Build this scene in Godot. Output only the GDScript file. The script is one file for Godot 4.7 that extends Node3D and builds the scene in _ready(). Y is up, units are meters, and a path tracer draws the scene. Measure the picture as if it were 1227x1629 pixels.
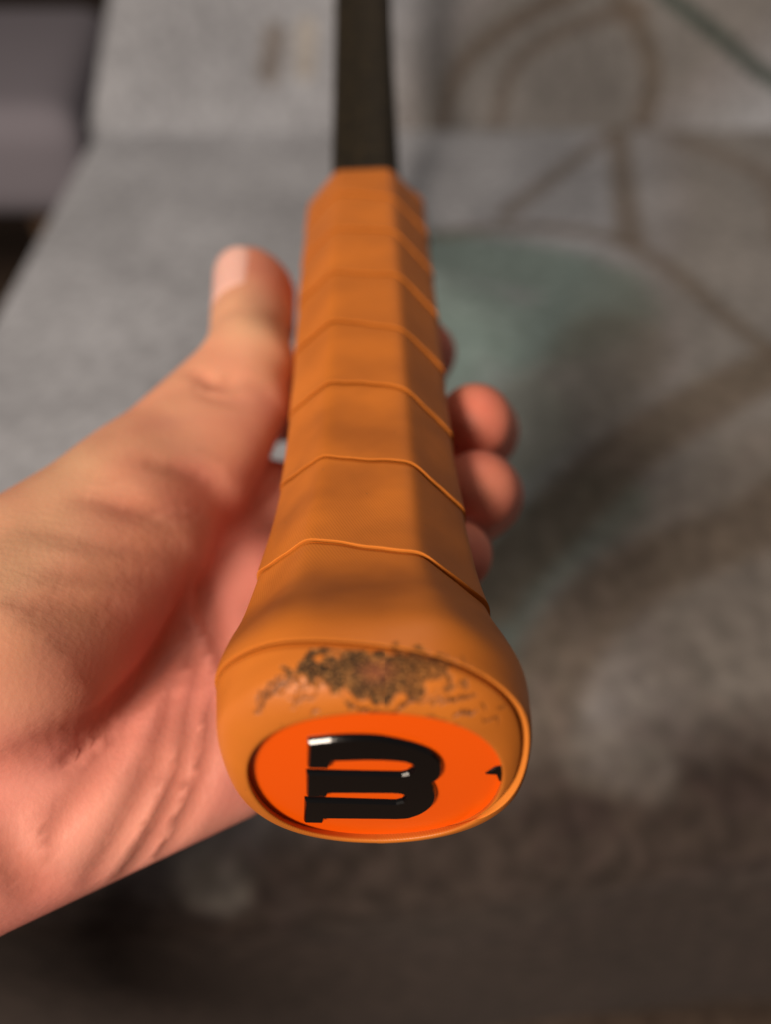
extends Node3D
# Millimetres are used for authoring: V(x, up, f) is x to the right, up above the sofa seat, f forward (away from the photographer).

const SEAT := 0.42


func V(x: float, up: float, f: float) -> Vector3:
	return Vector3(x * 0.001, SEAT + up * 0.001, -f * 0.001)


# ---------------------------------------------------------------- mesh helpers
class Acc:
	var v := PackedVector3Array()
	var n := PackedVector3Array()
	var uv := PackedVector2Array()
	var c := PackedColorArray()
	var idx := PackedInt32Array()

	# rows x cols grid of points; normals come from the grid itself
	func grid(p: PackedVector3Array, rows: int, cols: int, uvs: PackedVector2Array, col: Color, flip := false) -> void:
		var base := v.size()
		var nn := PackedVector3Array()
		nn.resize(p.size())
		for i in rows - 1:
			for j in cols - 1:
				var a := i * cols + j
				var q := [a, a + 1, a + cols, a + 1, a + cols + 1, a + cols]
				for t in 2:
					var i0: int = q[t * 3]
					var i1: int = q[t * 3 + 1]
					var i2: int = q[t * 3 + 2]
					if flip:
						var s := i1
						i1 = i2
						i2 = s
					var fn := (p[i2] - p[i0]).cross(p[i1] - p[i0])
					if fn.length_squared() < 1e-24:
						continue
					nn[i0] += fn
					nn[i1] += fn
					nn[i2] += fn
					idx.append(base + i0)
					idx.append(base + i1)
					idx.append(base + i2)
		for k in p.size():
			v.append(p[k])
			n.append(nn[k].normalized() if nn[k].length_squared() > 1e-30 else Vector3.UP)
			uv.append(uvs[k] if uvs.size() > k else Vector2.ZERO)
			c.append(col)

	func tri(a: Vector3, b: Vector3, d: Vector3, col: Color) -> void:
		var fn := (d - a).cross(b - a).normalized()
		for q in [a, b, d]:
			idx.append(v.size())
			v.append(q)
			n.append(fn)
			uv.append(Vector2.ZERO)
			c.append(col)

	func mesh(origin: Vector3) -> ArrayMesh:
		var w := PackedVector3Array()
		w.resize(v.size())
		for k in v.size():
			w[k] = v[k] - origin
		var a := []
		a.resize(Mesh.ARRAY_MAX)
		a[Mesh.ARRAY_VERTEX] = w
		a[Mesh.ARRAY_NORMAL] = n
		a[Mesh.ARRAY_TEX_UV] = uv
		a[Mesh.ARRAY_COLOR] = c
		a[Mesh.ARRAY_INDEX] = idx
		var m := ArrayMesh.new()
		m.add_surface_from_arrays(Mesh.PRIMITIVE_TRIANGLES, a)
		return m


func part(called: String, acc: Acc, mat: Material, parent: Node3D) -> MeshInstance3D:
	var o := MeshInstance3D.new()
	o.name = called
	o.mesh = acc.mesh(parent.position if parent != self else Vector3.ZERO)
	o.material_override = mat
	parent.add_child(o, true)
	return o


func thing(called: String, label: String, category: String, at: Vector3) -> Node3D:
	var o := Node3D.new()
	o.name = called
	o.position = at
	o.set_meta("label", label)
	o.set_meta("category", category)
	add_child(o, true)
	return o


func mat(albedo: Color, rough: float, spec := 0.5) -> StandardMaterial3D:
	var m := StandardMaterial3D.new()
	m.albedo_color = albedo.linear_to_srgb()
	m.roughness = rough
	m.metallic_specular = spec
	return m


# rounded box; warp moves each finished point (in mm) before it becomes metres
func round_box(acc: Acc, lo: Vector3, hi: Vector3, r: float, seg: int, warp: Callable, uvf: Callable) -> void:
	var mid := (lo + hi) * 0.5
	var half := (hi - lo) * 0.5
	for axis in 3:
		for sgn in [-1.0, 1.0]:
			var p := PackedVector3Array()
			var uvs := PackedVector2Array()
			for i in seg + 1:
				for j in seg + 1:
					var a := -1.0 + 2.0 * i / seg
					var b := -1.0 + 2.0 * j / seg
					var q := Vector3.ZERO
					# crowd the samples towards the edges
					a = sin(a * PI * 0.5) if seg > 6 else a
					b = sin(b * PI * 0.5) if seg > 6 else b
					q[axis] = sgn
					q[(axis + 1) % 3] = a
					q[(axis + 2) % 3] = b
					var e := q * half
					var inner := Vector3(clampf(e.x, -half.x + r, half.x - r), clampf(e.y, -half.y + r, half.y - r), clampf(e.z, -half.z + r, half.z - r))
					var d := e - inner
					if d.length() > 1e-6:
						e = inner + d.normalized() * r
					var w: Vector3 = warp.call(mid + e)
					p.append(V(w.x, w.y, w.z))
					uvs.append(uvf.call(w))
			# (x, up, f) is left-handed against world axes, hence the flip by sign
			acc.grid(p, seg + 1, seg + 1, uvs, Color.WHITE, sgn < 0)


# ---------------------------------------------------------------- racket profile
var prof := [[2.2, 16.7], [0.9, 16.75], [0.1, 17.1], [0.0, 17.7], [0.7, 18.6], [2.4, 19.6], [5.4, 20.2], [9.5, 20.3], [14.5, 19.1], [19.5, 17.7], [25.5, 16.8], [33.0, 16.1], [42.0, 15.5], [55.0, 15.1], [80.0, 15.2], [120.0, 15.9], [145.0, 16.1], [162.2, 16.3], [163.4, 16.0], [164.0, 15.0], [164.0, 11.5]]
var pf := PackedFloat32Array()
var pa := PackedFloat32Array()
var ps := PackedFloat32Array()
var s_end := 0.0
const BUTT_F := 42.4
const PITCH := 20.1
const WRAP_T := 0.34


func cr(a: float, b: float, c: float, d: float, t: float) -> float:
	return 0.5 * (2.0 * b + (c - a) * t + (2.0 * a - 5.0 * b + 4.0 * c - d) * t * t + (3.0 * b - a - 3.0 * c + d) * t * t * t)


func make_profile() -> void:
	var s := 0.0
	for i in prof.size() - 1:
		var p0 = prof[maxi(i - 1, 0)]
		var p3 = prof[mini(i + 2, prof.size() - 1)]
		for k in 12:
			var t := k / 12.0
			var f := lerpf(prof[i][0], prof[i + 1][0], t) if i > 14 else cr(p0[0], prof[i][0], prof[i + 1][0], p3[0], t)
			var a := lerpf(prof[i][1], prof[i + 1][1], t) if i > 14 else cr(p0[1], prof[i][1], prof[i + 1][1], p3[1], t)
			if pf.size():
				s += Vector2(f - pf[-1], a - pa[-1]).length()
			pf.append(f)
			pa.append(a)
			ps.append(s)
	s_end = s


# s -> (f, half width, outward normal in that plane)
func at_s(s: float) -> Array:
	s = clampf(s, 0.0, s_end - 0.001)
	var i := clampi(ps.bsearch(s) - 1, 0, ps.size() - 2)
	var t := (s - ps[i]) / maxf(ps[i + 1] - ps[i], 1e-5)
	var d0 := Vector2(pf[mini(i + 2, pf.size() - 1)] - pf[maxi(i - 1, 0)], pa[mini(i + 2, pf.size() - 1)] - pa[maxi(i - 1, 0)]).normalized()
	return [lerpf(pf[i], pf[i + 1], t), lerpf(pa[i], pa[i + 1], t), Vector2(-d0.y, d0.x)]


func s_of_f(f: float) -> float:
	for i in range(40, pf.size()):
		if pf[i] >= f:
			return ps[i]
	return s_end


func axis_x(f: float) -> float:
	return -1.2 - (f - BUTT_F) * 0.0255 - 0.8 * exp(-pow((f - 66.0) / 15.0, 2.0))


# outline radius of the grip in direction u for a half width of 1
func section(u: float, f: float) -> float:
	var round_ := smoothstep(30.0, 2.0, f)
	var p := lerpf(36.0, 9.0, smoothstep(28.0, 5.0, f))
	if f < 3.0:
		p = lerpf(4.2, p, clampf(f / 3.0, 0.0, 1.0))
	var hb := lerpf(1.04, 1.13, round_)
	var d := Vector2(-sin(u), -cos(u))
	# a few degrees of roll about the axis
	d = d.rotated(-0.035)
	var total := pow(absf(d.x), p) + pow(absf(d.y) / hb, p)
	var dn := Vector2(0.72, 0.69)
	var c := lerpf(1.045, 1.16, round_)
	total += pow(absf(d.x * dn.x + d.y * dn.y) / c, p) + pow(absf(d.x * dn.x - d.y * dn.y) / c, p)
	return pow(total, -1.0 / p)


func grip_point(u: float, s: float, off: float) -> Vector3:
	var q := at_s(s)
	var nrm: Vector2 = q[2]
	var f: float = q[0] + nrm.x * off
	var r: float = section(u, q[0]) * q[1] + nrm.y * off
	return V(axis_x(BUTT_F + f) - sin(u) * r, 173.0 - cos(u) * r, BUTT_F + f)


# the laps are wound by hand: their edges wander a little
func wander(s: float) -> float:
	return s + (0.32 * sin(s * 0.83 + 0.5) + 0.16 * sin(s * 2.1) + 0.07 * sin(s * 6.3)) * smoothstep(12.0, 30.0, s)


func grip_maps() -> Array:
	var n := 2048
	var img := Image.create(n, n, false, Image.FORMAT_RGB8)
	img.fill(Color(0.53, 0.158, 0.019).linear_to_srgb())
	var rng := RandomNumberGenerator.new()
	rng.seed = 11
	var broad := FastNoiseLite.new()
	broad.seed = 3
	broad.frequency = 0.018
	broad.fractal_octaves = 4
	var m := 256
	var smudge_and_shade := Image.create(m, m, false, Image.FORMAT_RGBA8)
	for y in m:
		for x in m:
			var k := broad.get_noise_2d(x * 0.8, y * 2.4)
			var s := y / float(m) * 200.0
			# grime on the butt's neck, plus the shade of its hollow painted as a band
			var band := exp(-pow((s - s_of_f(16.0) + 3.0 * broad.get_noise_2d(x * 2.0, 90.0)) / 5.0, 2.0)) * 0.2 + exp(-pow((s - 48.0) / 24.0, 2.0)) * 0.1
			var a := clampf(0.08 + k * 0.13 + band * (0.75 + k), 0.0, 0.6)
			smudge_and_shade.set_pixel(x, y, Color(0.23, 0.10, 0.045, a))
	smudge_and_shade.resize(n, n, Image.INTERPOLATE_CUBIC)
	img.convert(Image.FORMAT_RGBA8)
	img.blend_rect(smudge_and_shade, Rect2i(0, 0, n, n), Vector2i.ZERO)
	# height: fine slanting ribs moulded into the tape
	var tile := Image.create(32, 32, false, Image.FORMAT_L8)
	for y in 32:
		for x in 32:
			var ph := (x * 4.0 + y * 4.0) / 32.0
			tile.set_pixel(x, y, Color.from_hsv(0, 0, 0.55 + 0.018 * sin(ph * TAU)))
	var hgt := Image.create(n, n, false, Image.FORMAT_L8)
	var rgh := Image.create(n, n, false, Image.FORMAT_L8)
	rgh.fill(Color(0.42, 0.42, 0.42))
	for y in range(0, n, 32):
		for x in range(0, n, 32):
			hgt.blit_rect(tile, Rect2i(0, 0, 32, 32), Vector2i(x, y))
	# the scuffed patch on the shoulder of the butt: torn surface, ground-in dirt
	var nz := FastNoiseLite.new()
	nz.seed = 21
	nz.frequency = 0.06
	nz.fractal_octaves = 4
	var warpn := FastNoiseLite.new()
	warpn.seed = 8
	warpn.frequency = 0.03
	var cx := 1024.0 + 8.0
	var cy := (scuff_s / 200.0) * n
	for y in range(int(cy) - 75, int(cy) + 75):
		for x in range(int(cx) - 260, int(cx) + 260):
			var dx := (x - cx) / 132.0
			var dy := (y - cy + 4.0 * sin(x * 0.02)) / 27.0
			var wob := nz.get_noise_2d(x * 0.35, y * 0.6)
			var d := sqrt(pow(absf(dx), 2.6) + pow(absf(dy), 2.2)) + wob * 0.8
			var inside := clampf((1.02 - d) * 5.0, 0.0, 1.0)
			# the right end is only rubbed
			var strength := inside * lerpf(1.0, 0.55, clampf(dx * 1.2, 0.0, 1.0))
			var grain := 1.25 * nz.get_noise_2d(x * 0.9 + 70.0 * warpn.get_noise_2d(x, y), y * 2.2 + 30.0 * warpn.get_noise_2d(x + 500.0, y))
			var fibre := nz.get_noise_2d(x * 1.1 + 300.0, y * 5.0)
			if strength > 0.02:
				var base := img.get_pixel(x, y)
				var tone := Color(0.17, 0.08, 0.028).lerp(Color(0.014, 0.009, 0.005), clampf(0.62 + grain * 2.4, 0.0, 1.0))
				if fibre > 0.24:
					tone = tone.lerp(Color(0.55, 0.26, 0.07), clampf((fibre - 0.24) * 5.0, 0.0, 0.9))
				tone = tone.lerp(Color(0.42, 0.12, 0.06), clampf(1.0 - Vector2(dx + 0.02, dy * 0.5).length() * 3.2, 0.0, 1.0) * 0.5)
				img.set_pixel(x, y, base.lerp(tone.linear_to_srgb(), strength * (0.97 if grain > -0.3 else 0.7)))
				hgt.set_pixel(x, y, Color.from_hsv(0, 0, clampf(0.55 - strength * (0.35 - grain * 0.9 - fibre * 0.6), 0.0, 1.0)))
				rgh.set_pixel(x, y, Color.from_hsv(0, 0, lerpf(0.4, 1.0, clampf(strength * 1.5, 0.0, 1.0))))
	# loose scratches round it
	for k in 26:
		var sx := cx + rng.randf_range(-250, 240)
		var sy := cy - rng.randf_range(8, 62)
		var len_ := rng.randf_range(10, 60)
		if k < 9:
			sx = cx - rng.randf_range(150, 230)
			sy = cy - rng.randf_range(0, 40)
		var sl := rng.randf_range(-0.1, 0.35)
		for t in int(len_):
			var x := int(sx + t)
			var y := maxi(0, int(sy + t * sl + 3.0 * sin(t * 0.15 + k)))
			var a := sin(PI * t / len_) * 0.75
			for w in 2:
				img.set_pixel(x, y + w, img.get_pixel(x, y + w).lerp(Color(0.12, 0.05, 0.02).linear_to_srgb(), a * (0.9 - 0.4 * w)))
				hgt.set_pixel(x, y + w, Color.from_hsv(0, 0, 0.55 - 0.4 * a))
	# cracks that trail off the patch
	for c in [[-240, -24, -135, -2], [-225, -16, -150, 4], [-60, -34, 20, -44], [20, -44, 75, -26], [110, -28, 175, -14], [150, -34, 190, -26], [-130, -66, -95, -60], [-95, -68, -60, -66], [-215, -74, -190, -58], [40, 22, 190, 8]]:
		var n_ := int(Vector2(c[2] - c[0], c[3] - c[1]).length() * 1.5)
		for i in n_:
			var t := i / float(n_)
			var x := int(cx + lerpf(c[0], c[2], t))
			var y := maxi(0, int(cy + lerpf(c[1], c[3], t) + 5.0 * nz.get_noise_2d(x * 1.5, c[0])))
			var a := 0.35 + 0.65 * sin(PI * t)
			for w in 3:
				img.set_pixel(x, y + w, img.get_pixel(x, y + w).lerp(Color(0.05, 0.022, 0.01).linear_to_srgb(), a * [0.6, 0.9, 0.4][w]))
				hgt.set_pixel(x, y + w, Color.from_hsv(0, 0, 0.55 - 0.3 * a))
	# nicks at the rim
	for k in 60:
		var x0 := rng.randi_range(200, 1850)
		var y0 := rng.randi_range(20, 700)
		for t in rng.randi_range(2, 5):
			var x := x0 + t
			img.set_pixel(x, y0, img.get_pixel(x, y0).darkened(0.45))
			hgt.set_pixel(x, y0, Color.from_hsv(0, 0, 0.35))
	img.convert(Image.FORMAT_RGB8)
	return [ImageTexture.create_from_image(img), ImageTexture.create_from_image(hgt), ImageTexture.create_from_image(rgh)]


var scuff_s := 12.0


func build_racket() -> void:
	make_profile()
	scuff_s = s_of_f(2.9)
	var t := thing("tennis_racket", "tennis racket with worn orange wrapped grip and flared butt held in a hand", "racket", V(-1.2, 173, BUTT_F))
	var maps := grip_maps()
	var tape := mat(Color.WHITE, 1.0, 0.42)
	tape.roughness_texture = maps[2]
	tape.albedo_texture = maps[0]
	tape.heightmap_enabled = true
	tape.heightmap_texture = maps[1]
	tape.heightmap_scale = 0.06
	var edge := mat(Color(0.57, 0.18, 0.024), 0.75, 0.3)
	var grip := Acc.new()
	var cut := Acc.new()
	var cols := 193
	# the tape is one helix: at the top (u = PI) its first edge lies s_first along the profile
	var s_first := s_of_f(8.2) - 2.6
	var s0 := s_first + PITCH * 0.5
	for k in range(-1, 10):
		var start := s0 + PITCH * k
		var rows := 121 if k < 2 else 25
		var p := PackedVector3Array()
		var uvs := PackedVector2Array()
		for i in rows:
			var w := i / float(rows - 1)
			w = w if k < 2 else 0.5 - 0.5 * cos(PI * w)
			for j in cols:
				var u := TAU * j / (cols - 1)
				var s := clampf(lerpf(wander(start - PITCH * u / TAU), wander(start + PITCH - PITCH * u / TAU), w), 0.0, s_end)
				var lift := WRAP_T * (1.0 if k < 2 else 0.75) * (1.0 + 0.45 * smoothstep(3.5, 4.3, u) * smoothstep(5.6, 5.0, u)) * smoothstep(0.3, 4.0, s)
				var o := lift * pow(1.0 - w, 1.25)
				# soft swell along each lap, hand-wound unevenness
				o += 0.05 * sin(u * 3.0 + k * 1.7) * (1.0 - w)
				var crevice := 0.32 + 0.4 * smoothstep(3.5, 4.3, u) * smoothstep(5.6, 5.0, u)
				o -= crevice * smoothstep(1.0 - 0.9 / PITCH, 1.0 - 0.15 / PITCH, w) * smoothstep(0.3, 4.0, s)
				if s <= 0.0 or s >= s_end:
					o = 0.0
				p.append(grip_point(u, s, o))
				uvs.append(Vector2(u / TAU, s / 200.0))
		grip.grid(p, rows, cols, uvs, Color.WHITE, true)
		# the cut edge of the lap
		var pe := PackedVector3Array()
		for i in 4:
			for j in cols:
				var u := TAU * j / (cols - 1)
				var s := clampf(wander(start - PITCH * u / TAU), 0.0, s_end)
				var lift := WRAP_T * (1.0 if k < 2 else 0.75) * (1.0 + 0.45 * smoothstep(3.5, 4.3, u) * smoothstep(5.6, 5.0, u)) * smoothstep(0.3, 4.0, s)
				var o := [-1.6, 0.5, 0.96, 1.0][i] as float
				o *= lift
				o += 0.05 * sin(u * 3.0 + k * 1.7)
				if s <= 0.3 or s >= s_end - 0.3:
					o = -0.05
				var back_: float = [0.3, -0.04, 0.03, 0.16][i]
				pe.append(grip_point(u, clampf(s + back_, 0.0, s_end), o))
		cut.grid(pe, 4, cols, PackedVector2Array(), Color.WHITE, true)
	part("grip", grip, tape, t)
	part("grip_edge", cut, edge, t)

	# butt plate, set back inside the lip
	var plate := Acc.new()
	var pp := PackedVector3Array()
	for i in 14:
		for j in 97:
			var u := TAU * j / 96.0
			var r := 18.4 * i / 13.0
			pp.append(V(axis_x(BUTT_F) - sin(u) * r * section(u, 0.0), 173.0 - cos(u) * r * section(u, 0.0), BUTT_F + 0.75 + 0.25 * pow(i / 13.0, 2.0)))
	plate.grid(pp, 14, 97, PackedVector2Array(), Color.WHITE, true)
	var pm := mat(Color(0.76, 0.092, 0.001), 0.32, 0.5)
	part("butt_plate", plate, pm, t)

	var ink := mat(Color(0.0015, 0.0015, 0.002), 0.14, 0.5)
	var W := PackedVector2Array([Vector2(-9.31, 183.90), Vector2(-6.57, 184.54), Vector2(-3.27, 184.80), Vector2(-0.26, 184.43), Vector2(3.07, 183.03), Vector2(5.52, 181.26), Vector2(6.85, 179.26), Vector2(7.31, 177.18), Vector2(7.2, 175.04), Vector2(6.62, 173.59), Vector2(6.11, 173.09), Vector2(6.58, 171.53), Vector2(6.92, 169.18), Vector2(6.66, 166.76), Vector2(5.81, 164.60), Vector2(4.26, 162.74), Vector2(1.66, 161.76), Vector2(-8.43, 161.99), Vector2(-8.73, 160.45), Vector2(-11.63, 160.61), Vector2(-10.97, 167.81), Vector2(1.46, 167.03), Vector2(2.28, 167.50), Vector2(2.58, 168.24), Vector2(2.5, 169.25), Vector2(2.02, 169.79), Vector2(0.94, 169.99), Vector2(-7.39, 170.06), Vector2(-7.76, 168.90), Vector2(-10.62, 168.98), Vector2(-10.13, 175.85), Vector2(2.09, 175.36), Vector2(2.82, 175.72), Vector2(3.36, 176.58), Vector2(3.46, 177.31), Vector2(3.2, 178.14), Vector2(2.32, 178.73), Vector2(0.3, 179.08), Vector2(-2.57, 179.20), Vector2(-6.45, 178.97), Vector2(-7.05, 177.00), Vector2(-9.9, 177.18)])
	part("letter", slab(rounded(W), BUTT_F + 1.5, BUTT_F + 0.1, 0.34), ink, t)
	var mark := PackedVector2Array([Vector2(12.7, 174.4), Vector2(13.3, 175.4), Vector2(13.9, 176.3), Vector2(16.5, 176.9), Vector2(16.5, 172.2), Vector2(14.7, 172.4), Vector2(14.2, 174.2)])
	part("mark", slab(mark, BUTT_F + 1.6, BUTT_F + 0.7, 0.15), ink, t)

	# frame: two throat arms that part behind the grip and run into the hoop, seen edge on
	var fr := Acc.new()
	var fm := mat(Color.WHITE, 0.5, 0.25)
	fm.albedo_texture = speckle(Color(0.004, 0.004, 0.004), Color(0.036, 0.026, 0.013), 41)
	fm.uv1_triplanar = true
	fm.uv1_scale = Vector3.ONE * 9.0
	var loop: Array[Vector2] = [Vector2(172, 150), Vector2(173, 190), Vector2(177, 211), Vector2(183, 236), Vector2(192, 270), Vector2(202, 305), Vector2(216, 340), Vector2(238, 388)]
	for a in range(48, 316, 6):
		var q := deg_to_rad(a)
		loop.append(Vector2(173.0 + 128.0 * sin(q), 555.0 - 172.0 * cos(q)))
	for a in range(7, -1, -1):
		if a != 7:
			loop.append(Vector2(346.0 - loop[a].x, loop[a].y))
		else:
			loop.append(Vector2(346.0 - 238.0, 388.0))
	sweep(fr, loop, func(i: int) -> Vector2: return Vector2(10.2, 8.2).lerp(Vector2(10.6, 5.6), smoothstep(3.0, 9.0, minf(i, loop.size() - 1 - i))))
	var bridge: Array[Vector2] = []
	for a in range(-48, 49, 8):
		var q := deg_to_rad(a)
		bridge.append(Vector2(173.0 + 128.0 * sin(q), 555.0 - 172.0 * cos(q)))
	sweep(fr, bridge, func(_i: int) -> Vector2: return Vector2(8.0, 4.6))
	part("frame", fr, fm, t)
	var st := Acc.new()
	for k in range(-7, 8):
		var up := k * 15.0
		var reach := 172.0 * sqrt(1.0 - pow(up / 128.0, 2.0))
		sweep(st, [Vector2(173.0 + up, 555.0 - reach), Vector2(173.0 + up, 555.0 + reach)] as Array[Vector2], func(_i: int) -> Vector2: return Vector2(0.65, 0.65), 6)
	for k in range(-8, 9):
		var f := k * 18.0
		var reach := 128.0 * sqrt(1.0 - pow(f / 172.0, 2.0))
		sweep(st, [Vector2(173.0 - reach, 555.0 + f), Vector2(173.0 + reach, 555.0 + f)] as Array[Vector2], func(_i: int) -> Vector2: return Vector2(0.65, 0.65), 6)
	part("string_bed", st, mat(Color(0.5, 0.48, 0.42), 0.4), t)


# a smooth curve through the points, keeping the sharp corners
func rounded(poly: PackedVector2Array) -> PackedVector2Array:
	var out := PackedVector2Array()
	var n := poly.size()
	var soft := []
	for i in n:
		var turn := absf((poly[i] - poly[(i + n - 1) % n]).angle_to(poly[(i + 1) % n] - poly[i]))
		soft.append(turn < 0.9)
	for i in n:
		out.append(poly[i])
		var j := (i + 1) % n
		if soft[i] and soft[j] and (poly[j] - poly[i]).length() < 4.5 and (poly[j] - poly[i]).length() > 1.25:
			var p0 := poly[(i + n - 1) % n] if soft[i] else poly[i]
			var p3 := poly[(j + 1) % n] if soft[j] else poly[j]
			for k in [0.25, 0.5, 0.75]:
				out.append(Vector2(cr(p0.x, poly[i].x, poly[j].x, p3.x, k), cr(p0.y, poly[i].y, poly[j].y, p3.y, k)))
	return out


# polygon in the butt's plane, raised towards the viewer with a bevelled rim
func slab(poly: PackedVector2Array, f_back: float, f_front: float, bevel: float) -> Acc:
	var acc := Acc.new()
	var n := poly.size()
	var area := 0.0
	for i in n:
		area += poly[i].cross(poly[(i + 1) % n])
	if area > 0.0:
		poly.reverse()
	var rings := []
	for step in [[0.0, 1.0], [0.0, 0.45], [0.4, 0.2], [1.0, 0.0]]:
		var ring := PackedVector2Array()
		for i in n:
			var e0 := (poly[i] - poly[(i + n - 1) % n]).normalized()
			var e1 := (poly[(i + 1) % n] - poly[i]).normalized()
			var m := (Vector2(e0.y, -e0.x) + Vector2(e1.y, -e1.x))
			m = m / maxf(m.length_squared() * 0.5, 0.5)
			ring.append(poly[i] + m * bevel * step[0])
		rings.append([ring, lerpf(f_front, f_back, step[1])])
	for r in rings.size() - 1:
		var p := PackedVector3Array()
		for q in [rings[r], rings[r + 1]]:
			for i in n + 1:
				p.append(V(q[0][i % n].x, q[0][i % n].y, q[1]))
		for i in n:
			var quad := PackedVector3Array([p[i], p[i + 1], p[n + 1 + i], p[n + 2 + i]])
			acc.grid(quad, 2, 2, PackedVector2Array(), Color.WHITE, true)
	var top: PackedVector2Array = rings[-1][0]
	var tris := Geometry2D.triangulate_polygon(top)
	if tris.is_empty():
		tris = Geometry2D.triangulate_polygon(poly)
	for i in range(0, tris.size(), 3):
		var a := top[tris[i]]
		var b := top[tris[i + 1]]
		var c := top[tris[i + 2]]
		if (b - a).cross(c - a) > 0.0:
			var s := b
			b = c
			c = s
		acc.tri(V(a.x, a.y, f_front), V(c.x, c.y, f_front), V(b.x, b.y, f_front), Color.WHITE)
	return acc


# tube along a path in the (up, f) plane; size gives half extents (across, in plane)
func sweep(acc: Acc, path: Array[Vector2], size: Callable, sides := 20) -> void:
	var p := PackedVector3Array()
	for i in path.size():
		var d := (path[mini(i + 1, path.size() - 1)] - path[maxi(i - 1, 0)]).normalized()
		var nrm := Vector2(d.y, -d.x)
		var h: Vector2 = size.call(i)
		for j in sides + 1:
			var a := TAU * j / sides
			var cx := signf(cos(a)) * pow(absf(cos(a)), 0.7) * h.x
			var cy := signf(sin(a)) * pow(absf(sin(a)), 0.7) * h.y
			var q := path[i] + nrm * cy
			p.append(V(axis_x(minf(path[i].y, 330.0)) + cx, q.x, q.y))
	acc.grid(p, path.size(), sides + 1, PackedVector2Array(), Color.WHITE, false)


# ---------------------------------------------------------------- the hand
var ba: PackedVector3Array = []
var bb: PackedVector3Array = []
var bra: PackedFloat32Array = []
var brb: PackedFloat32Array = []
var bk: PackedFloat32Array = []
var bg: PackedInt32Array = []
var creases := []
var last_groove := 0.0


func bone(g: int, a: Vector3, b: Vector3, ra: float, rb: float, k: float) -> void:
	ba.append(a)
	bb.append(b)
	bra.append(ra)
	brb.append(rb)
	bk.append(k)
	bg.append(g)


func chain(g: int, pts: Array, rs: Array, k: float) -> void:
	for i in pts.size() - 1:
		bone(g, pts[i], pts[i + 1], rs[i], rs[i + 1], k)


func smin(a: float, b: float, k: float) -> float:
	var h := maxf(k - absf(a - b), 0.0) / k
	return minf(a, b) - h * h * k * 0.25


func bone_d(i: int, p: Vector3) -> float:
	var ab := bb[i] - ba[i]
	var t := clampf((p - ba[i]).dot(ab) / ab.length_squared(), 0.0, 1.0)
	return (p - ba[i] - ab * t).length() - lerpf(bra[i], brb[i], t)


func field(p: Vector3, list: PackedInt32Array) -> float:
	var palm := 1e3
	var fingers := 1e3
	var thumb := 1e3
	var dg := 1e3
	var g := -1
	for i in list:
		if bg[i] != g:
			if g > 1:
				fingers = smin(fingers, dg, 0.8)
			g = bg[i]
			dg = 1e3
		var d := bone_d(i, p)
		if g == 0:
			palm = smin(palm, d, bk[i])
		elif g == 1:
			thumb = smin(thumb, d, bk[i])
		else:
			dg = smin(dg, d, bk[i])
	if g > 1:
		fingers = smin(fingers, dg, 0.8)
	var d := smin(smin(palm, thumb, 4.5), fingers, 5.0)
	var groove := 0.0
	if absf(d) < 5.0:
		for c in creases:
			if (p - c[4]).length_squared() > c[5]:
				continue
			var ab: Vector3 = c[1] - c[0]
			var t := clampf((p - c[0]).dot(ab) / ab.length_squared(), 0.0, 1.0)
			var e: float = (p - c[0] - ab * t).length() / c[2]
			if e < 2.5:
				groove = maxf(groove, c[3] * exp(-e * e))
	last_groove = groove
	return d + groove


# a groove (amount > 0) or a ridge (amount < 0) along points on the skin
func crease(pts: Array, width: float, amount: float) -> void:
	var all := PackedInt32Array(range(ba.size()))
	var fine := []
	for i in pts.size() - 1:
		var p0: Vector3 = pts[maxi(i - 1, 0)]
		var p3: Vector3 = pts[mini(i + 2, pts.size() - 1)]
		for k in 4:
			fine.append((pts[i] as Vector3).cubic_interpolate(pts[i + 1], p0, p3, k / 4.0))
	fine.append(pts[-1])
	# pull each point onto the skin
	var kept := creases
	creases = []
	for i in fine.size():
		for n in 2:
			var p: Vector3 = fine[i]
			var d := field(p, all)
			var g := Vector3(field(p + Vector3(0.4, 0, 0), all) - d, field(p + Vector3(0, 0.4, 0), all) - d, field(p + Vector3(0, 0, 0.4), all) - d).normalized()
			fine[i] = p - g * clampf(d, -4.0, 4.0)
	creases = kept
	var n := fine.size() - 1
	for i in n:
		var taper := sin(PI * (i + 0.8) / (n + 0.6))
		creases.append([fine[i], fine[i + 1], width, amount * (0.25 + 0.75 * taper), (fine[i] + fine[i + 1]) * 0.5, pow((fine[i + 1] - fine[i]).length() * 0.5 + width * 2.5, 2.0)])


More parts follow.
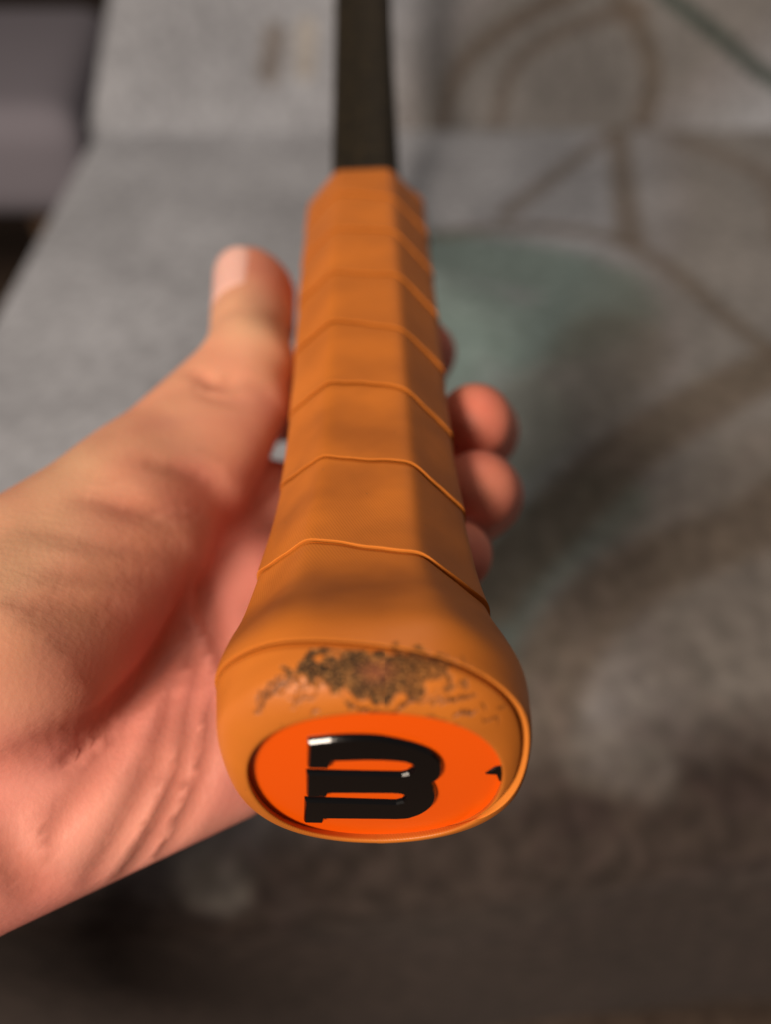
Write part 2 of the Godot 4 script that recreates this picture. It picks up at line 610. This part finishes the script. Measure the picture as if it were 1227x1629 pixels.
func hand_bones() -> void:
	# palm: wrist, five metacarpal rays, hypothenar
	bone(0, Vector3(-82, 152, 62), Vector3(-33, 146.5, 118), 15.0, 11.5, 10)
	bone(0, Vector3(-80, 157, 70), Vector3(-40, 152, 148), 15.0, 10.5, 10)
	bone(0, Vector3(-80, 147, 57), Vector3(-30, 143.5, 97), 15.0, 11.5, 10)
	bone(0, Vector3(-78, 143, 51), Vector3(-27, 140.5, 80), 14.0, 11.5, 10)
	bone(0, Vector3(-67, 145, 45.5), Vector3(-29, 140.5, 64), 15.0, 12.5, 10)
	bone(0, Vector3(-95, 152, 52), Vector3(-250, 120, -120), 19.0, 30.0, 14)
	bone(0, Vector3(-86, 147, 42), Vector3(-240, 112, -140), 17.0, 30.0, 14)
	# thumb: metacarpal with its muscle, proximal, distal
	var t0 := Vector3(-74, 162, 70)
	var t1 := Vector3(-49.8, 163.5, 107.4)
	var t2 := Vector3(-31.6, 168.5, 144.7)
	var t3 := Vector3(-35.6, 171.0, 178.5)
	bone(1, t0, t1, 17.0, 12.6, 8)
	bone(1, t1, t2, 12.6, 9.7, 5)
	bone(1, t2, t3, 9.5, 8.9, 4)
	bone(1, Vector3(-31.8, 167.0, 163), Vector3(-31.0, 168.5, 176), 8.4, 7.2, 5)
	bone(1, Vector3(-29, 166.0, 132), Vector3(-38, 162, 112), 7.6, 11.0, 6)
	bone(1, Vector3(-48, 161.5, 94), Vector3(-61, 163.5, 67), 15.0, 18.5, 9)
	# web between thumb and index
	bone(1, Vector3(-44, 157, 112), Vector3(-46, 153, 138), 9.0, 8.0, 8)
	# fingers run under the grip and curl up at its right side
	chain(2, [Vector3(-41.5, 152.5, 150), Vector3(3, 143, 165), Vector3(10.5, 157, 167), Vector3(8.8, 169, 152)], [10.0, 9.0, 7.4, 6.6], 3)
	chain(3, [Vector3(-35.5, 147.5, 118), Vector3(4, 138, 133), Vector3(22.5, 154.0, 138), Vector3(18.9, 168.5, 123.5)], [10.4, 9.8, 8.6, 7.9], 3)
	chain(4, [Vector3(-31.5, 144.5, 97), Vector3(4, 137, 112), Vector3(21.0, 153, 117), Vector3(18.0, 167.5, 103.5)], [10.4, 9.6, 8.4, 7.7], 3)
	chain(5, [Vector3(-28, 141, 79.5), Vector3(2, 138, 94), Vector3(14.2, 152, 101), Vector3(12.8, 166, 88)], [9.8, 8.4, 7.0, 6.3], 3)


func skin_tone(p: Vector3, nz: FastNoiseLite) -> Color:
	var tan_ := Color(0.60, 0.285, 0.175)
	var pink := Color(0.68, 0.275, 0.215)
	var red := Color(0.56, 0.155, 0.105)
	var k := nz.get_noise_3dv(p)
	# back of the thumb and the outside of the wrist are tanned, the palm is pink, finger ends are red
	var back_ := clampf((p.y - 163.0) / 12.0 + k * 0.5, 0.0, 1.0)
	var col := pink.lerp(tan_, back_)
	var tips := maxf(clampf((p.x - 2.0) / 10.0, 0.0, 1.0), clampf((p.z - 158.0) / 14.0, 0.0, 1.0) * 0.75)
	col = col.lerp(red, tips * 0.75)
	return col * (1.0 + 0.25 * k) * Color(1.0, 1.0 - 0.3 * nz.get_noise_3d(p.x * 0.6 + 90.0, p.y * 0.6, p.z * 0.6), 1.0 - 0.25 * nz.get_noise_3d(p.x * 0.6 + 90.0, p.y * 0.6, p.z * 0.6))


func build_hand() -> void:
	var t := thing("hand", "left hand with palm up, thumb along the orange grip, fingers curled beneath it", "hand", V(-73, 155, 63))
	hand_bones()
	hand_creases()
	var cell := 1.8
	var lo := Vector3(-272, 72, -180)
	var hi := Vector3(36, 190, 194)
	var B := 8
	var nb := Vector3i(((hi - lo) / (cell * B)).ceil())
	var nx := nb.x * B + 1
	var ny := nb.y * B + 1
	var nzz := nb.z * B + 1
	var val := PackedFloat32Array()
	val.resize(nx * ny * nzz)
	val.fill(999.0)
	var active := []
	var lists := []
	var half := cell * B * 0.5
	var diag := half * 1.7321
	for bx in nb.x:
		for by in nb.y:
			for bz in nb.z:
				var c := lo + Vector3(bx, by, bz) * cell * B + Vector3.ONE * half
				var ds := PackedFloat32Array()
				var least := 1e9
				for i in ba.size():
					var d := bone_d(i, c)
					ds.append(d)
					least = minf(least, d)
				if least > diag + 6.0:
					continue
				var list := PackedInt32Array()
				for i in ba.size():
					if ds[i] < least + 2.0 * diag + 12.0:
						list.append(i)
				var dc := field(c, list)
				var deep := dc < -diag - 4.0
				if deep:
					for x in B + 1:
						for y in B + 1:
							for z in B + 1:
								val[((bx * B + x) * ny + by * B + y) * nzz + bz * B + z] = -9.0
					continue
				if dc > diag + 4.0:
					continue
				active.append(Vector3i(bx, by, bz) * B)
				lists.append(list)
	for n in active.size():
		var o: Vector3i = active[n]
		var list: PackedInt32Array = lists[n]
		for x in B + 1:
			for y in B + 1:
				var row := ((o.x + x) * ny + o.y + y) * nzz + o.z
				for z in B + 1:
					val[row + z] = field(lo + Vector3(o.x + x, o.y + y, o.z + z) * cell, list)
	var id := PackedInt32Array()
	id.resize(val.size())
	id.fill(-1)
	var acc := Acc.new()
	var nz := FastNoiseLite.new()
	nz.seed = 5
	nz.frequency = 0.045
	nz.fractal_octaves = 3
	var corner := PackedInt32Array()
	for k in 8:
		corner.append(((k & 1) * ny + ((k >> 1) & 1)) * nzz + (k >> 2))
	var edges := [[0, 1], [2, 3], [4, 5], [6, 7], [0, 2], [1, 3], [4, 6], [5, 7], [0, 4], [1, 5], [2, 6], [3, 7]]
	for n in active.size():
		var o: Vector3i = active[n]
		var list: PackedInt32Array = lists[n]
		for x in B:
			for y in B:
				for z in B:
					var at := ((o.x + x) * ny + o.y + y) * nzz + o.z + z
					var inside := 0
					for k in 8:
						if val[at + corner[k]] < 0.0:
							inside += 1
					if inside == 0 or inside == 8:
						continue
					var sum := Vector3.ZERO
					var cnt := 0
					for e in edges:
						var v0 := val[at + corner[e[0]]]
						var v1 := val[at + corner[e[1]]]
						if (v0 < 0.0) == (v1 < 0.0):
							continue
						var p0 := Vector3(e[0] & 1, (e[0] >> 1) & 1, e[0] >> 2)
						var p1 := Vector3(e[1] & 1, (e[1] >> 1) & 1, e[1] >> 2)
						sum += p0.lerp(p1, v0 / (v0 - v1))
						cnt += 1
					var p := lo + (Vector3(o.x + x, o.y + y, o.z + z) + sum / cnt) * cell
					var h := 0.35
					var d0 := field(p, list)
					var g := Vector3(field(p + Vector3(h, 0, 0), list) - d0, field(p + Vector3(0, h, 0), list) - d0, field(p + Vector3(0, 0, h), list) - d0).normalized()
					p -= g * clampf(d0, -0.8, 0.8)
					id[at] = acc.v.size()
					acc.v.append(V(p.x, p.y, p.z))
					acc.n.append(Vector3(g.x, g.y, -g.z))
					acc.uv.append(Vector2.ZERO)
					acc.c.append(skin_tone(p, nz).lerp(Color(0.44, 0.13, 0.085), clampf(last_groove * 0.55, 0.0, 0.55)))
	var step := [ny * nzz, nzz, 1]
	for n in active.size():
		var o: Vector3i = active[n]
		for x in B:
			for y in B:
				for z in B:
					var g3 := Vector3i(o.x + x, o.y + y, o.z + z)
					var at: int = (g3.x * ny + g3.y) * nzz + g3.z
					if id[at] < 0:
						continue
					var s0 := val[at] < 0.0
					for a in 3:
						var s1 := val[at + step[a]] < 0.0
						if s0 == s1:
							continue
						var b1: int = step[(a + 1) % 3]
						var b2: int = step[(a + 2) % 3]
						var q := [id[at], id[at - b1], id[at - b1 - b2], id[at - b2]]
						if q.min() < 0:
							continue
						# (x, up, f) mirrors world z, so the turn is mirrored too
						var order := [0, 1, 2, 0, 2, 3] if s0 else [0, 2, 1, 0, 3, 2]
						for k in order:
							acc.idx.append(q[k])
	var skin := mat(Color.WHITE, 0.52, 0.4)
	skin.vertex_color_use_as_albedo = true
	skin.subsurf_scatter_enabled = true
	skin.subsurf_scatter_strength = 0.08
	var pores := NoiseTexture2D.new()
	pores.width = 512
	pores.height = 512
	pores.seamless = true
	var pn := FastNoiseLite.new()
	pn.seed = 4
	pn.noise_type = FastNoiseLite.TYPE_CELLULAR
	pn.frequency = 0.05
	pores.noise = pn
	skin.uv1_triplanar = true
	skin.uv1_scale = Vector3.ONE * 40.0
	skin.heightmap_enabled = true
	skin.heightmap_texture = pores
	skin.heightmap_scale = 0.006
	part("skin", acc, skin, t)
	print("hand vertices ", acc.v.size())

	# thumbnail
	var ax := (Vector3(-35.6, 171.0, 178.5) - Vector3(-31.6, 168.5, 144.7)).normalized()
	var dir := Vector3(-0.62, 0.78, 0.0)
	dir = (dir - ax * dir.dot(ax)).normalized()
	var side := ax.cross(dir)
	var nail := Acc.new()
	var pts := PackedVector3Array()
	var rows := 15
	var cols := 17
	for i in rows:
		var s := lerpf(-17.0, 4.5, i / float(rows - 1))
		for j in cols:
			var ph := lerpf(-0.88, 0.88, j / float(cols - 1))
			var e := maxf(absf(ph) / 0.88, 0.0)
			var sq := s
			if i == rows - 1 or i == rows - 2:
				sq = s - 2.6 * e * e
			if i < 3:
				sq = s + 2.2 * e * e * (3 - i) / 3.0
			var r := 9.35 - 0.010 * maxf(sq, 0.0) * maxf(sq, 0.0) - (0.9 if i == 0 or i == rows - 1 else 0.0) - 0.9 * pow(e, 6.0)
			if i == 0:
				r = 8.0
			var q := Vector3(-35.6, 171.0, 178.5) + ax * sq + dir * cos(ph) * r + side * sin(ph) * r
			pts.append(V(q.x, q.y, q.z))
	nail.grid(pts, rows, cols, PackedVector2Array(), Color.WHITE, true)
	var nm := mat(Color(0.72, 0.42, 0.36), 0.28, 0.5)
	nm.subsurf_scatter_enabled = true
	nm.subsurf_scatter_strength = 0.1
	part("fingernail", nail, nm, t)


func hand_creases() -> void:
	crease([Vector3(-35.3, 161.2, 85.2), Vector3(-36.8, 158.3, 81.1), Vector3(-37.8, 156.4, 77.0), Vector3(-39.4, 156.1, 71.3), Vector3(-41.6, 157.1, 66.0), Vector3(-44.1, 160.0, 60.3), Vector3(-48.5, 164.4, 53.4), Vector3(-56.0, 164.9, 49.2)], 3.0, 1.7)
	crease([Vector3(-36.6, 161.4, 81.5), Vector3(-36.5, 155.8, 79.4), Vector3(-34.3, 154.4, 75.0), Vector3(-32.2, 154.2, 68.7)], 2.4, 1.2)
	crease([Vector3(-33.9, 158.1, 88.5), Vector3(-33.2, 155.1, 84.9), Vector3(-30.5, 153.9, 79.2), Vector3(-28.1, 153.4, 74.4)], 2.6, 1.5)
	crease([Vector3(-40.3, 156.4, 68.6), Vector3(-43.4, 157.5, 60.9), Vector3(-48.0, 158.2, 53.6)], 2.2, 0.8)
	crease([Vector3(-35.8, 154.7, 73.5), Vector3(-35.3, 154.4, 59.2), Vector3(-38.9, 151.2, 48.8), Vector3(-45.0, 145.1, 41.6)], 2.3, 1.2)
	crease([Vector3(-32.8, 154.3, 69.9), Vector3(-32.0, 153.1, 57.7), Vector3(-35.0, 148.1, 48.6), Vector3(-41.1, 141.0, 43.5)], 2.2, 1.3)
	crease([Vector3(-30.3, 153.8, 71.5), Vector3(-28.7, 152.6, 59.1), Vector3(-31.2, 147.8, 50.7), Vector3(-35.9, 141.5, 46.2)], 2.2, 1.2)
	crease([Vector3(-40.7, 156.0, 65.2), Vector3(-43.6, 155.7, 54.3), Vector3(-48.8, 153.8, 45.3), Vector3(-51.7, 148.7, 39.0)], 2.2, 0.9)
	crease([Vector3(-51.2, 178.7, 90.0), Vector3(-45.3, 177.0, 89.9), Vector3(-39.8, 174.1, 91.3), Vector3(-34.4, 169.0, 95.8)], 2.4, 0.7)
	crease([Vector3(-55.7, 180.1, 81.0), Vector3(-48.7, 178.2, 80.6), Vector3(-42.9, 174.9, 82.3), Vector3(-36.7, 169.0, 86.8)], 2.2, 0.4)
	crease([Vector3(-51.8, 179.5, 72.9), Vector3(-45.7, 176.1, 75.1), Vector3(-39.3, 170.5, 80.6)], 2.6, 0.35)
	crease([Vector3(-43.2, 176.7, 101.7), Vector3(-37.8, 173.6, 102.9), Vector3(-32.9, 169.7, 104.6)], 2.4, 0.5)
	crease([Vector3(-53.7, 180.4, 66.0), Vector3(-47.6, 176.8, 69.0), Vector3(-42.2, 171.5, 72.3)], 2.6, 0.5)
	crease([Vector3(-40.6, 177.2, 129.7), Vector3(-36.6, 176.8, 126.6), Vector3(-33.8, 176.0, 126.0), Vector3(-31.6, 175.7, 128.1)], 1.9, 0.9)
	crease([Vector3(-38.1, 176.7, 123.7), Vector3(-34.2, 175.4, 122.5), Vector3(-29.6, 173.8, 124.2)], 1.9, 0.5)
	crease([Vector3(-51.6, 148.1, 38.7), Vector3(-53.7, 151.8, 39.7), Vector3(-55.5, 155.5, 42.8)], 3.0, 1.4)


# ---------------------------------------------------------------- the sofa
func stamp(img: Image, pts: Array, width: float, col: Color, alpha: float, lo: Vector2, scale_: float) -> void:
	# smooth curve through the points, drawn with a soft brush
	var r := width * 0.5 * scale_
	var cov := {}
	for i in pts.size() - 1:
		var p0: Vector2 = pts[maxi(i - 1, 0)]
		var p1: Vector2 = pts[i]
		var p2: Vector2 = pts[i + 1]
		var p3: Vector2 = pts[mini(i + 2, pts.size() - 1)]
		var steps := int(maxf(2.0, (p2 - p1).length() * scale_ / maxf(r * 0.35, 0.8)))
		for k in steps + 1:
			var t := k / float(steps)
			var c := Vector2(cr(p0.x, p1.x, p2.x, p3.x, t), cr(p0.y, p1.y, p2.y, p3.y, t))
			c = (c - lo) * scale_
			for y in range(int(c.y - r - 1), int(c.y + r + 2)):
				for x in range(int(c.x - r - 1), int(c.x + r + 2)):
					if x < 0 or y < 0 or x >= img.get_width() or y >= img.get_height():
						continue
					var e := clampf((r - Vector2(x - c.x, y - c.y).length()) / (r * 0.45) , 0.0, 1.0)
					var key := y * 4096 + x
					if e > cov.get(key, 0.0):
						cov[key] = e
	for key in cov:
		var x: int = key % 4096
		var y: int = key / 4096
		var a: float = cov[key] * alpha
		img.set_pixel(x, y, img.get_pixel(x, y).lerp(col.linear_to_srgb(), a))


# printed cloth with painted-in shade: broad brown and teal strokes on mottled grey
func cloth_print_shade(strokes: Array, lo: Vector2, hi: Vector2, seed_: int, front := 0.0) -> ImageTexture:
	var k := 0.25
	var w := int((hi.x - lo.x) * k)
	var h := int((hi.y - lo.y) * k)
	var img := Image.create(w, h, false, Image.FORMAT_RGB8)
	img.fill(cloth_grey.linear_to_srgb())
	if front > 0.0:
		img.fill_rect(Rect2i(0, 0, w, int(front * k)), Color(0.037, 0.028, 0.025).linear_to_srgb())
	for s in strokes:
		stamp(img, s[0], s[1], s[2], s[3], lo, k)
	img.resize(w * 2, h * 2, Image.INTERPOLATE_CUBIC)
	var nz := FastNoiseLite.new()
	nz.seed = seed_
	nz.frequency = 0.14
	nz.fractal_octaves = 3
	nz.fractal_gain = 0.65
	var mott := FastNoiseLite.new()
	mott.seed = seed_ + 1
	mott.frequency = 0.016
	for y in h * 2:
		for x in w * 2:
			var c := img.get_pixel(x, y)
			var g := 1.0 + lerpf(0.3, 0.18, smoothstep(0.15, 0.5, c.g)) * nz.get_noise_2d(x, y) + 0.12 * mott.get_noise_2d(x, y)
			img.set_pixel(x, y, Color(c.r * g, c.g * g, c.b * g))
	return ImageTexture.create_from_image(img)


var cloth_grey := Color(0.28, 0.298, 0.335)


func cloth(tex: Texture2D) -> StandardMaterial3D:
	var m := mat(Color.WHITE, 0.95, 0.15)
	m.albedo_texture = tex
	m.rim_enabled = true
	m.rim = 0.08
	m.rim_tint = 0.6
	return m


func build_sofa() -> void:
	var t := thing("sofa", "grey sofa with brown and teal swirling print, beneath the racket", "sofa", Vector3(0.29, 0, -0.5))
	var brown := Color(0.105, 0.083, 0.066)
	var teal := Color(0.155, 0.22, 0.215)
	var lo := Vector2(-340, -280)
	var hi := Vector2(900, 900)
	var A := [Vector2(39, 578), Vector2(86, 589), Vector2(137, 589), Vector2(179, 570), Vector2(211, 522), Vector2(229, 458), Vector2(247, 404), Vector2(270, 340)]
	var Bs := [Vector2(99, 617), Vector2(154, 699), Vector2(221, 798), Vector2(260, 840)]
	var C := [Vector2(244, 840), Vector2(213, 677), Vector2(193, 564)]
	var D := [Vector2(340, 430), Vector2(279, 411), Vector2(242, 390), Vector2(193, 357), Vector2(134, 311), Vector2(92, 267), Vector2(55, 225), Vector2(42, 207)]
	var F := [Vector2(230, 290), Vector2(183, 254), Vector2(147, 237), Vector2(112, 218), Vector2(84, 193), Vector2(63, 161), Vector2(57, 134), Vector2(65, 112)]
	var strokes := [
		[[Vector2(40, 545), Vector2(130, 510), Vector2(150, 470), Vector2(90, 430), Vector2(40, 470), Vector2(20, 400)], 105.0, teal, 0.85],
		[[Vector2(25, 150), Vector2(50, 215), Vector2(110, 272)], 62.0, teal, 0.85],
		[[Vector2(40, 420), Vector2(75, 340), Vector2(30, 280)], 80.0, teal, 0.6],
		[[Vector2(150, 420), Vector2(120, 370), Vector2(60, 320)], 90.0, Color(0.14, 0.14, 0.125), 0.55],
		[[Vector2(380, 800), Vector2(340, 600), Vector2(260, 420), Vector2(200, 200), Vector2(300, 100)], 300.0, brown, 0.42],  # shade over the right half of the seat, painted in brown
		[[Vector2(20, 90), Vector2(130, 175), Vector2(230, 270)], 170.0, brown, 0.38],  # more painted shade towards the lower right
		[A, 20.0, brown, 0.55], [Bs, 22.0, brown, 0.5], [C, 30.0, brown, 0.6],
		[D, 44.0, brown, 0.72], [F, 42.0, brown, 0.7],
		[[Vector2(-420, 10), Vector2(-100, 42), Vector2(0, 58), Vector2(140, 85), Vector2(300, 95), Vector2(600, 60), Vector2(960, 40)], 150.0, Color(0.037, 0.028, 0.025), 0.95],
		[[Vector2(78, 130), Vector2(95, 126)], 34.0, Color(0.17, 0.16, 0.15), 0.5],
		[[Vector2(-66, 90), Vector2(-58, 84)], 26.0, Color(0.17, 0.16, 0.15), 0.6],
		[[Vector2(300, 800), Vector2(350, 690), Vector2(320, 560)], 40.0, brown, 0.4],
		[[Vector2(420, 760), Vector2(480, 600), Vector2(600, 520), Vector2(760, 560)], 40.0, brown, 0.6],
		[[Vector2(480, 240), Vector2(560, 330), Vector2(700, 340), Vector2(820, 240)], 60.0, brown, 0.6],
		[[Vector2(620, 700), Vector2(720, 760), Vector2(860, 700)], 70.0, teal, 0.6],
	]
	var seat_tex := cloth_print_shade(strokes, lo, hi, 31, 355.0)
	var seat := Acc.new()
	var seat_warp := func(q: Vector3) -> Vector3:
		# left side slants out towards the back, the front bows, the top crowns a little
		var left := clampf((250.0 - q.x) / 560.0, 0.0, 1.0)
		q.x -= left * (q.z - 520.0) * 0.095
		q.z += -14.0 + 0.105 * clampf(q.x + 60.0, 0.0, 260.0) * clampf((400.0 - q.z) / 300.0, 0.0, 1.0)
		if q.y > -60.0:
			q.y += 5.0 * cos(clampf((q.x - 290.0) / 620.0, -1, 1) * PI * 0.5) - 5.0
		return q
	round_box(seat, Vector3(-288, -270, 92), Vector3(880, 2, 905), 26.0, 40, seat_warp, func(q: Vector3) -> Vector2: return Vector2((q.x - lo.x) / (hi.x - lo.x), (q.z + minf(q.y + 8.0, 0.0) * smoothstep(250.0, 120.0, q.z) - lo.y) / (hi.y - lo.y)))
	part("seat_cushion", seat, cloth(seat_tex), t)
	var blo := Vector2(-340, -20)
	var bhi := Vector2(900, 480)
	var bst := [
		[[Vector2(120, -20), Vector2(250, 120), Vector2(500, 300)], 340.0, brown, 0.42],  # painted shade that darkens the right half of the back
		[[Vector2(56, -5), Vector2(68, 43), Vector2(98, 74), Vector2(145, 99), Vector2(192, 119), Vector2(240, 150)], 20.0, brown, 0.6],
		[[Vector2(112, -5), Vector2(125, 49), Vector2(154, 74), Vector2(202, 92), Vector2(250, 100)], 17.0, brown, 0.5],
		[[Vector2(200, 180), Vector2(219, 119), Vector2(253, 79), Vector2(269, 43), Vector2(262, -5)], 26.0, brown, 0.55],
		[[Vector2(230, 140), Vector2(265, 114), Vector2(328, 79), Vector2(391, 43), Vector2(450, 30)], 16.0, Color(0.04, 0.055, 0.05), 0.8],
		[[Vector2(-120, 50), Vector2(-112, 78)], 30.0, brown, 0.5],
		[[Vector2(-84, 52), Vector2(-80, 84)], 26.0, Color(0.36, 0.33, 0.29), 0.6],
		[[Vector2(420, 300), Vector2(520, 200), Vector2(640, 220), Vector2(760, 330)], 40.0, brown, 0.6],
	]
	var back_tex := cloth_print_shade(bst, blo, bhi, 57)
	var back := Acc.new()
	var back_warp := func(q: Vector3) -> Vector3:
		var left := clampf((250.0 - q.x) / 560.0, 0.0, 1.0)
		q.x += left * left * clampf(q.y, 0.0, 400.0) * 0.38
		q.z += q.y * 0.3
		return q
	round_box(back, Vector3(-317, -30, 826), Vector3(880, 430, 1000), 30.0, 30, back_warp, func(q: Vector3) -> Vector2: return Vector2((q.x - blo.x) / (bhi.x - blo.x), (q.y - blo.y) / (bhi.y - blo.y)))
	part("back_cushion", back, cloth(back_tex), t)
	var plain := mat(Color.WHITE, 1.0, 0.1)
	plain.albedo_texture = speckle(Color(0.03, 0.022, 0.018), Color(0.10, 0.078, 0.065), 77)
	plain.uv1_triplanar = true
	plain.uv1_scale = Vector3.ONE * 3.0
	var base := Acc.new()
	round_box(base, Vector3(-270, -340, 112), Vector3(860, -272, 900), 12.0, 8, func(q: Vector3) -> Vector3: return q, func(_q: Vector3) -> Vector2: return Vector2.ZERO)
	part("base", base, plain, t)
	for x in [-230.0, 810.0]:
		for f in [170.0, 850.0]:
			var leg := Acc.new()
			var p := PackedVector3Array()
			for i in 2:
				for j in 17:
					var a := TAU * j / 16.0
					var r := 16.0 if i == 0 else 24.0
					p.append(V(x + cos(a) * r, lerpf(-419.0, -338.0, i), f + sin(a) * r))
			leg.grid(p, 2, 17, PackedVector2Array(), Color.WHITE)
			part("leg", leg, mat(Color(0.05, 0.03, 0.02), 0.5), t)

	# a low bench beyond the sofa's left end
	var bench := thing("bench", "low bench with bluish grey padded top beyond the left end of the sofa", "bench", Vector3(-0.66, 0, -1.15))
	var pad := Acc.new()
	var bench_warp := func(q: Vector3) -> Vector3:
		q.x -= (q.z - 890.0) * 0.2
		return q
	round_box(pad, Vector3(-960, -125, 880), Vector3(-338, 4, 1420), 42.0, 24, bench_warp, func(_q: Vector3) -> Vector2: return Vector2.ZERO)
	var padm := mat(Color(0.175, 0.168, 0.2), 0.95, 0.15)
	part("cushion", pad, padm, bench)
	for x in [-920.0, -420.0]:
		for f in [930.0, 1370.0]:
			var leg := Acc.new()
			round_box(leg, Vector3(x - 18 - (f - 890) * 0.2, -419, f - 18), Vector3(x + 18 - (f - 890) * 0.2, -122, f + 18), 4.0, 6, func(q: Vector3) -> Vector3: return q, func(_q: Vector3) -> Vector2: return Vector2.ZERO)
			part("leg", leg, mat(Color(0.06, 0.035, 0.02), 0.5), bench)


func speckle(dark: Color, light: Color, seed_: int) -> NoiseTexture2D:
	var tex := NoiseTexture2D.new()
	tex.width = 1024
	tex.height = 1024
	tex.seamless = true
	var nz := FastNoiseLite.new()
	nz.seed = seed_
	nz.frequency = 0.03
	nz.fractal_octaves = 4
	tex.noise = nz
	var ramp := Gradient.new()
	ramp.set_color(0, dark.linear_to_srgb())
	ramp.set_color(1, light.linear_to_srgb())
	tex.color_ramp = ramp
	return tex


func build_floor() -> void:
	var acc := Acc.new()
	var p := PackedVector3Array()
	var uvs := PackedVector2Array()
	for i in 2:
		for j in 2:
			p.append(V(-3000 + 6000 * j, -420, -2500 + 7000 * i))
			uvs.append(Vector2(j * 12.0, i * 14.0))
	acc.grid(p, 2, 2, uvs, Color.WHITE, false)
	var tex := speckle(Color(0.035, 0.025, 0.02), Color(0.13, 0.095, 0.075), 9)
	var m := mat(Color.WHITE, 1.0, 0.1)
	m.albedo_texture = tex
	var o := part("carpet_floor", acc, m, self)
	o.set_meta("kind", "structure")
	o.set_meta("label", "dark brown speckled carpet below the sofa")


func _ready() -> void:
	var cam := Camera3D.new()
	cam.name = "camera"
	var ca := CameraAttributesPhysical.new()
	ca.frustum_focal_length = 17.33
	ca.frustum_focus_distance = 0.105
	ca.frustum_near = 0.01
	ca.frustum_far = 30.0
	ca.exposure_aperture = 17.33 / 3.9
	cam.attributes = ca
	cam.fov = 69.4
	cam.near = 0.01
	cam.far = 30.0
	cam.position = V(0, 265, 0)
	cam.rotation_degrees = Vector3(-45, 0, 0)
	add_child(cam)
	cam.current = true

	var we := WorldEnvironment.new()
	we.name = "environment"
	var e := Environment.new()
	e.background_mode = Environment.BG_COLOR
	e.background_color = Color(0.11, 0.097, 0.088).linear_to_srgb()
	e.tonemap_mode = Environment.TONE_MAPPER_LINEAR
	e.tonemap_exposure = 1.0
	e.sdfgi_enabled = true
	e.ssao_enabled = true
	e.ssil_enabled = true
	we.environment = e
	add_child(we)

	# the room's lamp, up to the left and a little behind the photographer
	var lamp := AreaLight3D.new()
	lamp.name = "lamp"
	lamp.area_size = Vector2(0.5, 0.5)
	lamp.light_energy = 4.8
	lamp.light_color = Color(1.0, 0.92, 0.84)
	lamp.shadow_enabled = true
	lamp.area_range = 6.0
	add_child(lamp)
	lamp.look_at_from_position(Vector3(-0.8, 1.55, 1.02), V(0, 120, 120))

	# weak overhead light ahead, added for edge glints and fill
	var second := AreaLight3D.new()
	second.name = "added_fill_light"
	second.area_size = Vector2(0.6, 0.6)
	second.light_energy = 0.55
	second.light_color = Color(1.0, 0.92, 0.84)
	second.shadow_enabled = true
	second.area_range = 6.0
	add_child(second)
	second.look_at_from_position(Vector3(0.35, 2.2, -0.9), V(0, 0, 300))

	build_floor()
	build_sofa()
	build_racket()
	build_hand()
